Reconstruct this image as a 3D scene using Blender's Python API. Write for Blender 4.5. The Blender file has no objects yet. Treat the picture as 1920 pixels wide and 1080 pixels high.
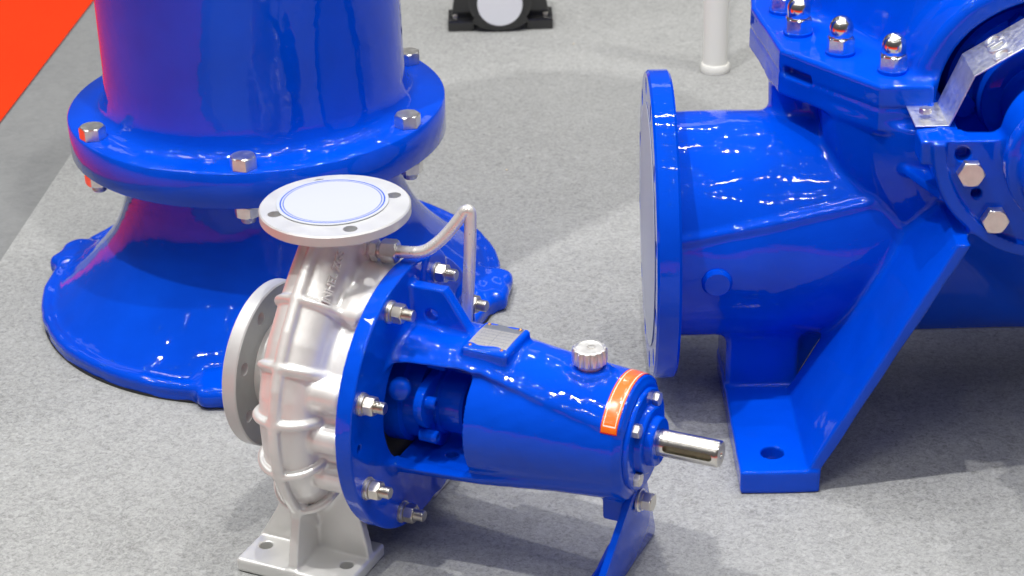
import bpy, bmesh, math, random
import numpy as np
from mathutils import Vector, Matrix
random.seed(4); rng = np.random.default_rng(7)
S = bpy.context.scene; COL = S.collection
R = math.radians; PI = math.pi

# ------------------------------------------------------------------ camera
def make_camera():
    cd = bpy.data.cameras.new('camera'); co = bpy.data.objects.new('camera', cd); COL.objects.link(co)
    p, r = R(26.69), R(-1.694)
    fw = Vector((0, math.cos(p), -math.sin(p))); rt = Vector((1, 0, 0)); up = Vector((0, math.sin(p), math.cos(p)))
    r2 = rt*math.cos(r) + up*math.sin(r); u2 = -rt*math.sin(r) + up*math.cos(r)
    m = Matrix((r2, u2, -fw)).transposed().to_4x4(); m.translation = Vector((0, 0, 1.307))
    co.matrix_world = m
    cd.sensor_width = 36; cd.lens = 36*3837/1920; cd.clip_end = 200; cd.clip_start = .05
    cd.dof.use_dof = True; cd.dof.focus_distance = 2.42; cd.dof.aperture_fstop = 9
    S.camera = co
make_camera()

# ------------------------------------------------------------------ world and lamps
W = bpy.data.worlds.new('World'); S.world = W; W.use_nodes = True
nt = W.node_tree; nt.nodes.clear()
wo = nt.nodes.new('ShaderNodeOutputWorld'); bg = nt.nodes.new('ShaderNodeBackground')
tc = nt.nodes.new('ShaderNodeTexCoord'); sp = nt.nodes.new('ShaderNodeSeparateXYZ'); cr = nt.nodes.new('ShaderNodeValToRGB')
nt.links.new(tc.outputs['Generated'], sp.inputs[0]); nt.links.new(sp.outputs['Z'], cr.inputs[0])
cr.color_ramp.elements[0].position = 0; cr.color_ramp.elements[0].color = (.075, .072, .072, 1)
cr.color_ramp.elements[1].position = .8; cr.color_ramp.elements[1].color = (.12, .12, .125, 1)
nt.links.new(cr.outputs[0], bg.inputs[0]); bg.inputs[1].default_value = 1.0
nt.links.new(bg.outputs[0], wo.inputs[0])

LAMP = .265
def area(name, loc, size, power, color=(1, 1, 1), target=(0, 2.3, 0), shape='DISK', size_y=None):
    l = bpy.data.lights.new(name, 'AREA'); l.shape = shape; l.size = size
    if size_y: l.size_y = size_y
    l.energy = power; l.color = color
    o = bpy.data.objects.new(name, l); COL.objects.link(o); o.location = loc; l.energy = power*LAMP
    d = Vector(target) - Vector(loc); o.rotation_euler = d.to_track_quat('-Z', 'Y').to_euler()
    return o
area('hall_spotlight', (-1.3, 1.3, 4.8),   .10, 400, (1, .985, .96))
area('hall_spotlight', (.1, 1.5, 5.0), .10, 270, (1, .98, .95))
area('hall_spotlight', (1.0, 3.0, 4.8), .10, 140, (1, .975, .94))
area('added_panel_light', (-2.3, 3.6, 4.6), 1.3, 70, (.97, .98, 1), shape='RECTANGLE', size_y=.4)
for x, y, z, e in [(-2.6, 9.2, 5.0, 30), (.2, 9.8, 5.2, 34), (3.0, 9.2, 5.0, 30), (-5.5, 6.5, 4.6, 16)]:  # unseen panels added for the nameplate and guard to reflect
    area('added_panel_light', (x, y, z), 2.3, e, (.97, .98, 1), target=(0, 2.3, .3), shape='RECTANGLE', size_y=.8)
for k in range(22):
    a = 2*PI*k/22*3.0+.35; rr = 1.3+.17*k
    area('hall_spotlight', (rr*math.cos(a)*.95, 2.0+rr*math.sin(a)*.95, 4.7+.5*math.sin(k*2.3)), .08, 22, (1, .99, .96))
for x, y, z in [(-.6, .2, 4.6), (.7, .3, 4.7), (-.2, 2.4, 4.9), (1.5, 1.2, 4.6), (-2.1, 2.2, 4.6), (.5, 3.9, 4.8), (1.9, 2.6, 4.7)]:  # unseen panels added for white highlights on the inlet pipe
    area('added_panel_light', (x, y, z), .42, 34, (1, .99, .97), shape='RECTANGLE', size_y=.12)
for k in range(44):  # extra small lamps added to put glints on the paint
    a = 2.39996*k; rr = .5+.72*math.sqrt(k+1)
    area('hall_spotlight', (rr*math.cos(a), 2.2+rr*math.sin(a), 4.9+.7*math.sin(k*1.7)), .055, 9, (1, .99, .97))
S.view_settings.view_transform = 'Standard'; S.view_settings.look = 'None'
S.view_settings.exposure = 0; S.view_settings.gamma = 1
S.cycles.max_bounces = 8; S.cycles.sample_clamp_indirect = 6

# ------------------------------------------------------------------ materials
class NT:
    def __init__(s, name):
        s.m = bpy.data.materials.new(name); s.m.use_nodes = True; s.t = s.m.node_tree
        s.b = s.t.nodes['Principled BSDF']
    def n(s, typ, **kw):
        x = s.t.nodes.new(typ)
        for k, v in kw.items():
            if k in x.inputs: x.inputs[k].default_value = v
            else: setattr(x, k, v)
        return x
    def l(s, a, b): s.t.links.new(a, b)
    def set(s, **kw):
        for k, v in kw.items(): s.b.inputs[k.replace('_', ' ')].default_value = v
    def coord(s, out='Object'): return s.n('ShaderNodeTexCoord').outputs[out]
    def noise(s, vec, scale, detail=3, rough=.5, dist=0):
        x = s.n('ShaderNodeTexNoise'); x.inputs['Scale'].default_value = scale; x.inputs['Detail'].default_value = detail
        x.inputs['Roughness'].default_value = rough; x.inputs['Distortion'].default_value = dist
        s.l(vec, x.inputs['Vector']); return x.outputs['Fac']
    def ramp(s, fac, stops):
        x = s.n('ShaderNodeValToRGB'); e = x.color_ramp.elements
        while len(e) < len(stops): e.new(.5)
        for k, (p, c) in enumerate(stops):
            e[k].position = p; e[k].color = (c if len(c) == 4 else tuple(c)+(1,)) if isinstance(c, tuple) else (c, c, c, 1)
        s.l(fac, x.inputs[0]); return x.outputs[0]
    def bump(s, h, strength, dist, prev=None):
        x = s.n('ShaderNodeBump'); x.inputs['Strength'].default_value = strength; x.inputs['Distance'].default_value = dist
        s.l(h, x.inputs['Height'])
        if prev: s.l(prev, x.inputs['Normal'])
        return x.outputs['Normal']
    def math(s, op, a, b=None, c=None):
        x = s.n('ShaderNodeMath', operation=op)
        for i, v in enumerate((a, b, c)):
            if v is None: continue
            if isinstance(v, (int, float)): x.inputs[i].default_value = v
            else: s.l(v, x.inputs[i])
        return x.outputs[0]
    def mix(s, fac, a, b, blend='MIX'):
        x = s.n('ShaderNodeMix', data_type='RGBA', blend_type=blend)
        for i, v in ((0, fac), (6, a), (7, b)):
            if isinstance(v, (int, float)): x.inputs[i].default_value = v
            elif isinstance(v, tuple): x.inputs[i].default_value = v if len(v) == 4 else v+(1,)
            else: s.l(v, x.inputs[i])
        return x.outputs[2]

def blue_paint(name, big=1.0, fine=1.0):
    m = NT(name); c = m.coord()
    m.l(m.ramp(m.noise(c, 9, 3), [(.3, (.0002, .060, .60)), (.7, (.0002, .076, .73))]), m.b.inputs['Base Color'])
    m.set(Roughness=.22, Coat_Weight=1.0, Coat_Roughness=.03, Coat_IOR=1.37, Specular_IOR_Level=.0)
    n1 = m.bump(m.noise(c, 15, 2, .45), .24*big, .0028)
    n2 = m.bump(m.noise(c, 60, 2, .5), .45*fine, .0007, n1)
    spots = m.ramp(m.noise(c, 240, 1), [(.66, 0.), (.74, 1.)])
    n3 = m.bump(spots, .15*fine, .0006, n2)
    m.l(n3, m.b.inputs['Normal']); m.l(n3, m.b.inputs['Coat Normal'])
    return m.m
def silver_paint(name, col, rough=.34, metal=.45, lump=1.0):
    m = NT(name); c = m.coord()
    f = m.noise(c, 14, 4, .6)
    m.l(m.ramp(f, [(.3, tuple(x*.93 for x in col)), (.7, col)]), m.b.inputs['Base Color'])
    m.l(m.ramp(m.noise(c, 60, 3), [(.3, rough-.07), (.7, rough+.08)]), m.b.inputs['Roughness'])
    m.set(Metallic=metal, Coat_Weight=.25, Coat_Roughness=.2)
    n1 = m.bump(m.noise(c, 30, 3, .5), .35*lump, .0022)
    n2 = m.bump(m.noise(c, 420, 2, .6), .25, .0003, n1)
    m.l(n2, m.b.inputs['Normal']); return m.m
def metal(name, col, rough, bump=.1, scale=300, aniso=0):
    m = NT(name); c = m.coord()
    m.l(m.ramp(m.noise(c, 90, 3), [(.3, tuple(x*.86 for x in col)), (.7, col)]), m.b.inputs['Base Color'])
    m.l(m.ramp(m.noise(c, 160, 3), [(.3, max(rough-.06, .03)), (.7, rough+.07)]), m.b.inputs['Roughness'])
    m.set(Metallic=1.0)
    m.l(m.bump(m.noise(c, scale, 2), bump, .0004), m.b.inputs['Normal']); return m.m
def plain(name, col, rough=.5, **kw):
    m = NT(name); m.set(Base_Color=tuple(col)+(1,), Roughness=rough, **kw)
    m.l(m.bump(m.noise(m.coord(), 120, 2), .06, .0006), m.b.inputs['Normal']); return m.m

BLUE = blue_paint('blue_enamel'); BLUE_TANK = blue_paint('blue_enamel_smooth', 1.1, .7); BLUE_BIG = blue_paint('blue_enamel_casing', 1.1, .9)
SILVER = silver_paint('silver_cast_paint', (.83, .825, .80), .38, .40); SILVER_FLAT = silver_paint('silver_flange_paint', (.64, .645, .64), .42, .3, .3)
GREYBACK = silver_paint('grey_shaded_machined_back', (.36, .38, .38), .5, .3, .6)  # machined back face, with the casing's shade also put into its grey
STEEL = metal('stainless_steel', (.84, .82, .78), .37, .03); ZINC = metal('zinc_plated_steel', (.76, .72, .65), .38, .06)
CHROME = metal('polished_steel', (.84, .82, .78), .16, .05); ALU = metal('aluminium_sheet', (.88, .89, .89), .42, .05, 40)
DARKSLOT = metal('oily_steel', (.20, .19, .13), .42, .3)
BLACKCAST = plain('black_cast_enamel', (.012, .012, .013), .25, Coat_Weight=.7, Coat_Roughness=.1)
WHITEPLAST = plain('white_plastic', (.86, .85, .80), .4); GREYDISC = plain('grey_film_disc', (.58, .62, .65), .35)
DARKMATTE = plain('dark_matte', (.02, .02, .022), .6)  # near black, also colours the shade drawn in the bore and under the base
WHITEDISC = plain('white_film_disc', (.82, .83, .88), .4)
THREAD = None
def thread_mat():
    m = NT('threaded_steel'); m.set(Base_Color=(.70, .67, .60, 1), Metallic=1.0, Roughness=.3)
    w = m.n('ShaderNodeTexWave', bands_direction='Z'); w.inputs['Scale'].default_value = 260; w.inputs['Distortion'].default_value = 0
    m.l(m.coord(), w.inputs['Vector']); m.l(m.bump(w.outputs['Fac'], .7, .0006), m.b.inputs['Normal']); return m.m
THREAD = thread_mat()
def shaft_mat():
    m = NT('turned_steel_shaft'); c = m.coord()
    mp = m.n('ShaderNodeMapping'); mp.inputs['Scale'].default_value = (260, 8, 8); m.l(c, mp.inputs['Vector'])
    m.set(Base_Color=(.78, .75, .70, 1), Metallic=1.0, Roughness=.2)
    m.l(m.ramp(m.noise(mp.outputs[0], 1, 3), [(.3, .20), (.7, .26)]), m.b.inputs['Roughness']); return m.m
SHAFT = shaft_mat()

def carpet_mat(name, lo, hi, fine=220, streak=.5, stain=True):
    m = NT(name); c = m.coord()
    n1 = m.noise(c, fine, 6, .68, 1.2); n2 = m.noise(c, fine*.28, 4, .6, 2.2); n3 = m.noise(c, 2.3, 4, .55)
    s = m.math('ADD', m.math('MULTIPLY', n1, .55), m.math('MULTIPLY', n2, .30)); s = m.math('ADD', s, m.math('MULTIPLY', n3, .15))
    col = m.ramp(s, [(.36, lo), (.5, tuple((a+b)/2*1.03 for a, b in zip(lo, hi))), (.64, hi)])
    if stain:
        col = m.mix(m.ramp(m.noise(c, .9, 5, .6), [(.38, 0.), (.75, .35)]), col, tuple(x*.72 for x in hi), 'MIX')
    m.l(col, m.b.inputs['Base Color']); m.set(Roughness=.95, Specular_IOR_Level=.15, Sheen_Weight=.25, Sheen_Roughness=.5)
    m.l(m.bump(s, .5, .004), m.b.inputs['Normal']); return m.m
CARPET = carpet_mat('grey_felt_carpet', (.18, .182, .178), (.50, .505, .495), 210)
AISLE = carpet_mat('grey_smooth_floor', (.18, .185, .188), (.25, .255, .255), 60, stain=True)
REDC = carpet_mat('orange_red_carpet', (.72, .030, .004), (.88, .048, .006), 300, stain=False)
REDC.node_tree.nodes['Principled BSDF'].inputs['Sheen Weight'].default_value = 0

# ------------------------------------------------------------------ object helpers
def tag(o, label=None, cat=None, group=None, kind=None):
    if label: o['label'] = label
    if cat: o['category'] = cat
    if group: o['group'] = group
    if kind: o['kind'] = kind
    return o
def empty(name, loc=(0, 0, 0), rz=0):
    o = bpy.data.objects.new(name, None); COL.objects.link(o); o.location = loc; o.rotation_euler = (0, 0, rz); o.empty_display_size = .05
    return o
def addmesh(name, me, mat, parent=None, loc=None, rot=None):
    if mat is not None and not me.materials: me.materials.append(mat)
    o = bpy.data.objects.new(name, me); COL.objects.link(o)
    if parent: o.parent = parent
    if loc is not None: o.location = loc
    if rot is not None: o.rotation_euler = rot
    return o
def smooth(me, ang=35):
    me.shade_smooth()
    try: me.set_sharp_from_angle(angle=R(ang))
    except Exception: pass
    return me
def from_bm(bm, ang=35):
    bmesh.ops.recalc_face_normals(bm, faces=bm.faces[:])
    me = bpy.data.meshes.new('m'); bm.to_mesh(me); bm.free(); return smooth(me, ang)
def lathe(profile, seg=64, ang=30, closed=True):
    """profile of (radius, z); axis is local Z; closed ends where radius > 0 are capped"""
    bm = bmesh.new(); rings = []
    for r, z in profile:
        if r < 1e-6: rings.append([bm.verts.new((0, 0, z))])
        else: rings.append([bm.verts.new((r*math.cos(2*PI*k/seg), r*math.sin(2*PI*k/seg), z)) for k in range(seg)])
    for a, b in zip(rings, rings[1:]):
        for k in range(seg):
            j = (k+1) % seg
            if len(a) == 1 and len(b) == 1: continue
            if len(a) == 1: bm.faces.new((a[0], b[j], b[k]))
            elif len(b) == 1: bm.faces.new((a[k], a[j], b[0]))
            else: bm.faces.new((a[k], a[j], b[j], b[k]))
    if closed:
        if len(rings[0]) > 1: bm.faces.new(rings[0][::-1])
        if len(rings[-1]) > 1: bm.faces.new(rings[-1])
    return from_bm(bm, ang)
def prism(poly, z0, z1, bevel=0, seg=2, ang=30):
    """polygon in local XY extruded along Z"""
    bm = bmesh.new(); a = [bm.verts.new((x, y, z0)) for x, y in poly]; b = [bm.verts.new((x, y, z1)) for x, y in poly]
    n = len(poly); bm.faces.new(a[::-1]); bm.faces.new(b)
    for k in range(n): bm.faces.new((a[k], a[(k+1) % n], b[(k+1) % n], b[k]))
    bmesh.ops.recalc_face_normals(bm, faces=bm.faces[:])
    if bevel: bmesh.ops.bevel(bm, geom=bm.edges[:], offset=bevel, segments=seg, affect='EDGES', profile=.6)
    return from_bm(bm, ang)
def hexpts(af): return [(af/math.sqrt(3)*math.cos(R(60*k)), af/math.sqrt(3)*math.sin(R(60*k))) for k in range(6)]
def hexmesh(af, h, z0=0, chamfer_top=True, chamfer_bot=False):
    """hexagon with the rounded chamfer of a real bolt head"""
    bm = bmesh.new(); N = 48; rc = af/math.sqrt(3); rings = []
    def ring(z, cap):
        out = []
        for k in range(N):
            t = 2*PI*k/N; s = (t % (PI/3)) - PI/6; rr = (af/2)/math.cos(s)
            out.append(bm.verts.new((min(rr, cap)*math.cos(t), min(rr, cap)*math.sin(t), z)))
        return out
    lv = []
    if chamfer_bot: lv += [(0, af*.47), (.05*h, af*.52), (.12*h, rc)]
    else: lv += [(0, rc)]
    if chamfer_top: lv += [(.86*h, rc), (.93*h, af*.54), (h, af*.49)]
    else: lv += [(h, rc)]
    # arc shaped chamfers: height of facets depends on angle
    for z, cap in lv: rings.append(ring(z0+z, cap))
    for a, b in zip(rings, rings[1:]):
        for k in range(N): bm.faces.new((a[k], a[(k+1) % N], b[(k+1) % N], b[k]))
    bm.faces.new(rings[0][::-1]); bm.faces.new(rings[-1])
    return from_bm(bm, 25)
def tube_mesh(pts, rad, seg=20, sub=8, caps=True):
    P = [Vector(p) for p in pts]; Q = []
    if sub > 1:
        E = [P[0]*2-P[1]] + P + [P[-1]*2-P[-2]]
        for i in range(1, len(E)-2):
            for s in range(sub):
                t = s/sub; a, b, c, d = E[i-1:i+3]
                Q.append(.5*((2*b) + (c-a)*t + (2*a-5*b+4*c-d)*t*t + (3*b-a-3*c+d)*t**3))
        Q.append(P[-1])
    else: Q = P
    bm = bmesh.new(); rings = []; nrm = None
    for i, q in enumerate(Q):
        t = (Q[min(i+1, len(Q)-1)] - Q[max(i-1, 0)]).normalized()
        if nrm is None: nrm = t.orthogonal().normalized()
        nrm = (nrm - t*nrm.dot(t)).normalized(); bn = t.cross(nrm)
        rr = rad[i*len(rad)//len(Q)] if isinstance(rad, (list, tuple)) else rad
        rings.append([bm.verts.new(q + rr*(math.cos(2*PI*k/seg)*nrm + math.sin(2*PI*k/seg)*bn)) for k in range(seg)])
    for a, b in zip(rings, rings[1:]):
        for k in range(seg): bm.faces.new((a[k], a[(k+1) % seg], b[(k+1) % seg], b[k]))
    if caps: bm.faces.new(rings[0][::-1]); bm.faces.new(rings[-1])
    return from_bm(bm, 40)
def axis_rot(d):
    return Vector(d).to_track_quat('Z', 'Y').to_euler()
def boolean(o, cutters):
    for c in cutters:
        md = o.modifiers.new('b', 'BOOLEAN'); md.operation = 'DIFFERENCE'; md.object = c; md.solver = 'EXACT'
    dg = bpy.context.evaluated_depsgraph_get(); me = bpy.data.meshes.new_from_object(o.evaluated_get(dg))
    o.modifiers.clear(); o.data = smooth(me, 30)
    for c in cutters: bpy.data.objects.remove(c)

# ------------------------------------------------------------------ signed distance modelling (real meshes with exact normals)
def smin(a, b, k):
    h = np.maximum(k-np.abs(a-b), 0)/k; return np.minimum(a, b)-h*h*k*.25
def smax(a, b, k): return -smin(-a, -b, k)
def sub(a, b, k=.003): return smax(a, -b, k)
def cyl(q, t, rad, t0, t1, rnd=.002):
    a = q-rad+rnd; b = np.abs(t-(t0+t1)/2)-(t1-t0)/2+rnd
    return np.minimum(np.maximum(a, b), 0)+np.sqrt(np.maximum(a, 0)**2+np.maximum(b, 0)**2)-rnd
def box(x, y, z, c, h, rnd=.002):
    a = np.abs(x-c[0])-h[0]+rnd; b = np.abs(y-c[1])-h[1]+rnd; d = np.abs(z-c[2])-h[2]+rnd
    return np.minimum(np.maximum(np.maximum(a, b), d), 0)+np.sqrt(np.maximum(a, 0)**2+np.maximum(b, 0)**2+np.maximum(d, 0)**2)-rnd
def poly2(px, py, pts):
    n = len(pts); d = (px-pts[0][0])**2+(py-pts[0][1])**2; s = np.ones(np.broadcast(px, py).shape, np.float32)
    for i in range(n):
        a = pts[i]; b = pts[i-1]; ex, ey = b[0]-a[0], b[1]-a[1]; wx, wy = px-a[0], py-a[1]
        t = np.clip((wx*ex+wy*ey)/(ex*ex+ey*ey), 0, 1); bx, by = wx-ex*t, wy-ey*t
        d = np.minimum(d, bx*bx+by*by)
        c1 = py >= a[1]; c2 = py < b[1]; c3 = ex*wy > ey*wx
        s = np.where((c1 & c2 & c3) | (~c1 & ~c2 & ~c3), -s, s)
    return s*np.sqrt(d)
def extr(d2, t, t0, t1, rnd=.002):
    a = d2+rnd; b = np.abs(t-(t0+t1)/2)-(t1-t0)/2+rnd
    return np.minimum(np.maximum(a, b), 0)+np.sqrt(np.maximum(a, 0)**2+np.maximum(b, 0)**2)-rnd
def pathd(px, py, pts):
    """distance to a 2D polyline and radius interpolated along it; pts = (x, y, r)"""
    best = None; rad = None
    for a, b in zip(pts, pts[1:]):
        ex, ey = b[0]-a[0], b[1]-a[1]; wx, wy = px-a[0], py-a[1]
        t = np.clip((wx*ex+wy*ey)/(ex*ex+ey*ey), 0, 1); d = (wx-ex*t)**2+(wy-ey*t)**2; r = a[2]+(b[2]-a[2])*t
        if best is None: best, rad = d, r
        else: m = d < best; best = np.where(m, d, best); rad = np.where(m, r, rad)
    return np.sqrt(best), rad
def seg3(x, y, z, a, b, ra, rb=None):
    rb = ra if rb is None else rb; e = [b[i]-a[i] for i in range(3)]; L = sum(v*v for v in e)
    t = np.clip(((x-a[0])*e[0]+(y-a[1])*e[1]+(z-a[2])*e[2])/L, 0, 1)
    return np.sqrt((x-a[0]-e[0]*t)**2+(y-a[1]-e[1]*t)**2+(z-a[2]-e[2]*t)**2)-(ra+(rb-ra)*t)

def sdf_mesh(f, lo, hi, h):
    ax = [np.arange(lo[i], hi[i]+h, h, dtype=np.float32) for i in range(3)]
    D = f(ax[0][:, None, None], ax[1][None, :, None], ax[2][None, None, :]).astype(np.float32)
    I = D < 0; nx, ny, nz = D.shape
    cs = [(i, j, k) for i in (0, 1) for j in (0, 1) for k in (0, 1)]
    cnt = np.zeros((nx-1, ny-1, nz-1), np.int8)
    for i, j, k in cs: cnt += I[i:nx-1+i, j:ny-1+j, k:nz-1+k]
    act = np.argwhere((cnt > 0) & (cnt < 8)); N = len(act)
    vals = np.stack([D[act[:, 0]+i, act[:, 1]+j, act[:, 2]+k] for i, j, k in cs], 1)
    pos = np.zeros((N, 3)); num = np.zeros(N)
    for a in range(8):
        for b in range(a+1, 8):
            ca, cb = np.array(cs[a]), np.array(cs[b])
            if np.abs(ca-cb).sum() != 1: continue
            m = (vals[:, a] < 0) != (vals[:, b] < 0); t = vals[m, a]/(vals[m, a]-vals[m, b])
            pos[m] += ca+t[:, None]*(cb-ca); num[m] += 1
    P = (act+pos/num[:, None])*h+np.array([a[0] for a in ax])
    idx = np.full((nx-1, ny-1, nz-1), -1, np.int32); idx[act[:, 0], act[:, 1], act[:, 2]] = np.arange(N)
    quads = []
    for d in range(3):
        o1, o2 = [(1, 2), (2, 0), (0, 1)][d]
        sl0 = [slice(1, -1)]*3; sl1 = [slice(1, -1)]*3; sl0[d] = slice(0, -1); sl1[d] = slice(1, None)
        A, B = I[tuple(sl0)], I[tuple(sl1)]; e = np.argwhere(A != B)
        if not len(e): continue
        fl = A[e[:, 0], e[:, 1], e[:, 2]]
        off = np.array([1, 1, 1]); off[d] = 0; e = e+off
        def g(s1, s2):
            q = e.copy(); q[:, o1] -= s1; q[:, o2] -= s2; return idx[q[:, 0], q[:, 1], q[:, 2]]
        Q = np.stack([g(1, 1), g(0, 1), g(0, 0), g(1, 0)], 1); Q[~fl] = Q[~fl][:, ::-1]; quads.append(Q)
    Q = np.concatenate(quads); Q = Q[(Q >= 0).all(1)]
    def grad(P, e):
        G = np.zeros_like(P)
        for i in range(3):
            a = P.copy(); a[:, i] += e; b = P.copy(); b[:, i] -= e
            G[:, i] = f(a[:, 0], a[:, 1], a[:, 2])-f(b[:, 0], b[:, 1], b[:, 2])
        return G/(2*e)
    for _ in range(2):
        G = grad(P, h*.2); v = f(P[:, 0], P[:, 1], P[:, 2]); g2 = (G*G).sum(1)+1e-6
        st = G*(v/g2)[:, None]; ln = np.linalg.norm(st, axis=1)+1e-12; st *= np.minimum(1, .5*h/ln)[:, None]; P = P-st
    Nn = grad(P, h*.45); Nn /= np.linalg.norm(Nn, axis=1)[:, None]+1e-9
    return P, Q, Nn
def mesh_np(P, Q, Nn, mat, name, parent):
    used = np.unique(Q); mp = np.full(len(P), -1, np.int64); mp[used] = np.arange(len(used))
    P, Nn, Q = P[used], Nn[used], mp[Q]
    me = bpy.data.meshes.new(name); me.vertices.add(len(P)); me.vertices.foreach_set('co', P.astype(np.float32).ravel())
    me.loops.add(len(Q)*4); me.loops.foreach_set('vertex_index', Q.astype(np.int32).ravel())
    me.polygons.add(len(Q)); me.polygons.foreach_set('loop_start', np.arange(0, len(Q)*4, 4, dtype=np.int32))
    me.polygons.foreach_set('use_smooth', np.ones(len(Q), bool)); me.update(calc_edges=True); me.validate()
    if len(me.polygons) == len(Q): me.normals_split_custom_set_from_vertices(Nn.tolist())
    return addmesh(name, me, mat, parent)
def sdf_parts(f, lo, hi, h, classify, parent, mats):
    """one continuous casting, cut into its named parts; classify(face centre) gives an index into mats"""
    P, Q, Nn = sdf_mesh(f, lo, hi, h); c = P[Q].mean(1); k = classify(c[:, 0], c[:, 1], c[:, 2]); out = {}
    for i, (name, mat) in enumerate(mats):
        m = k == i
        if m.any(): out.setdefault(name, mesh_np(P, Q[m], Nn, mat, name, parent))
    return out

# ------------------------------------------------------------------ setting
def sheet(name, poly, z, mat):
    bm = bmesh.new(); bm.faces.new([bm.verts.new((x, y, z)) for x, y in poly]); me = bpy.data.meshes.new(name)
    bmesh.ops.recalc_face_normals(bm, faces=bm.faces[:]); bm.to_mesh(me); bm.free()
    return tag(addmesh(name, me, mat), kind='structure')
# the stand's pale felt carpet, the smooth grey strip along its left edge and the orange-red hall carpet beyond
def edge_x(y, off): return off + .0806*(y-3.3)
gx = -.712; rx = -.875
sheet('floor', [(-9, -6), (9, -6), (9, 12), (-9, 12)], -.004, AISLE)
sheet('carpet', [(edge_x(.7, gx), .7), (6, .7), (6, 9), (edge_x(9, gx), 9)], 0, CARPET)
sheet('red_carpet', [(-9, .65), (edge_x(.65, rx), .65), (edge_x(12, rx), 12), (-9, 12)], .0, REDC)
sheet('red_aisle_carpet', [(-9, -6), (9, -6), (9, .65), (-9, .65)], .0, REDC)

# ------------------------------------------------------------------ the silver and blue pump in the middle
H1 = .1831
PUMP = tag(empty('end_suction_pump', (-.1891, 2.0226, 0), R(-25.18)),
           'small pump with silver volute casing, blue bearing bracket and bare steel shaft', 'pump')
def Pz(z): return z-H1
# --- silver casting
VR = []
for (y, z, r) in [(0, .213, .034), (-.001, .192, .034), (-.014, .168, .0345), (-.040, .1425, .0355), (-.066, .1165, .036)]: VR.append((y, z, r))
for a in np.arange(42, -226, -12):
    t = (42-a)/268; rc = .1255-.004*t; VR.append((-rc*math.cos(R(a)), rc*math.sin(R(a)), .0365-.016*t))
RIB = [(-.036, .196, 0), (-.0488, .183, 0), (-.068, .170, 0), (-.0935, .1445, 0), (-.118, .116, 0)]
for a in np.arange(38, -62, -8): RIB.append((-.163*math.cos(R(a)), .163*math.sin(R(a)), 0))
HOOPS = [(-.0655, .117, 45), ] + [(-.1255*math.cos(R(a)), .1255*math.sin(R(a)), a) for a in (31, 9, -14, -38)]
def casing(x, y, z):
    w = z-H1
    dp, rp = pathd(y, w, VR); d = np.sqrt(dp*dp+x*x)-rp
    q = np.sqrt(y*y+w*w)
    d = smin(d, cyl(q, x, .112, -.022, .03, .01), .012)
    d = smin(d, cyl(q, x, .1285, .018, .069, .006), .010)
    d = smin(d, cyl(q, x, .070-.0*x, -.05, -.01, .012), .014)
    d = smin(d, cyl(q, x, .056, -.092, -.02, .002), .012)
    for a in [22.5+45*k for k in range(8)]+[180]:
        s = .0195 if a != 180 else .016
        by, bz = .1275*math.cos(R(a)), .1275*math.sin(R(a))
        d = smin(d, cyl(np.sqrt((y-by)**2+(w-bz)**2), x, s, .026, .069, .009), .006)
    dr, _ = pathd(y, w, RIB); d = smin(d, np.sqrt(dr*dr+(x*.8)**2)-.0052, .005)
    for hy, hz, a in HOOPS:
        n = (-math.cos(R(a)), math.sin(R(a))); t = (math.sin(R(a)), math.cos(R(a)))
        al = (y-hy)*t[0]+(w-hz)*t[1]; dn = (y-hy)*n[0]+(w-hz)*n[1]
        hd = np.sqrt(al*al+(np.sqrt(dn*dn+x*x)-.0368)**2)-.0046
        d = smin(d, np.maximum(hd, -dn-.02), .004)
    # small boss for the flushing pipe on the neck
    d = smin(d, seg3(x, y, w, (.01, 0, .166), (.030, .001, .166), .0135), .006)
    tp = smax(cyl(q, x, .150, .040, .069, .010), .085-w+.35*np.abs(y), .03)
    d = smin(d, tp, .012)
    d = smin(d, seg3(x, y, w, (.012, -.015, .125), (.045, -.005, .120), .030), .014)
    d = smax(d, z-.3925, .001)
    # foot
    ay = np.abs(y)
    f = box(x, ay, z, (0, .108, .0085), (.0705, .0455, .0085), .004)
    f = smin(f, extr(poly2(ay, z, [(.151, .01), (.131, .086), (.10, .115), (.03, .06), (.03, .01)]), x, -.0058, .0058, .002), .005)
    g = poly2(x, z, [(-.0715, .010), (-.0695, .0175), (-.0463, .0565), (-.028, .10), (.048, .10), (.0603, .0680), (.0675, .030), (.0695, .01)])
    f = smin(f, extr(g, ay, .086, .098, .002), .005)
    d = smin(d, f, .006)
    for hx in (-.052, .0515):
        d = sub(d, np.maximum(np.sqrt((x-hx)**2+(ay-.1175)**2)-.0075, z-.03), .002)
    return d
def casing_cls(x, y, z):
    w = z-H1; dp, rp = pathd(y, w, VR); k = np.zeros(len(x), int)
    foot = (z < .10) & (np.sqrt(dp*dp+x*x)-rp > .004) & (np.sqrt(y*y+w*w) > .1305)
    k[foot] = 1
    k[(~foot) & (x < -.052)] = 2
    k[(~foot) & (x > .027) & (np.sqrt(y*y+w*w) > .055)] = 3
    return k
sdf_parts(casing, (-.096, -.185, -.004), (.076, .172, .405), .002, casing_cls, PUMP,
          [('volute', SILVER), ('foot', SILVER), ('suction_nozzle', SILVER), ('casing_cover', SILVER)])
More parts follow.
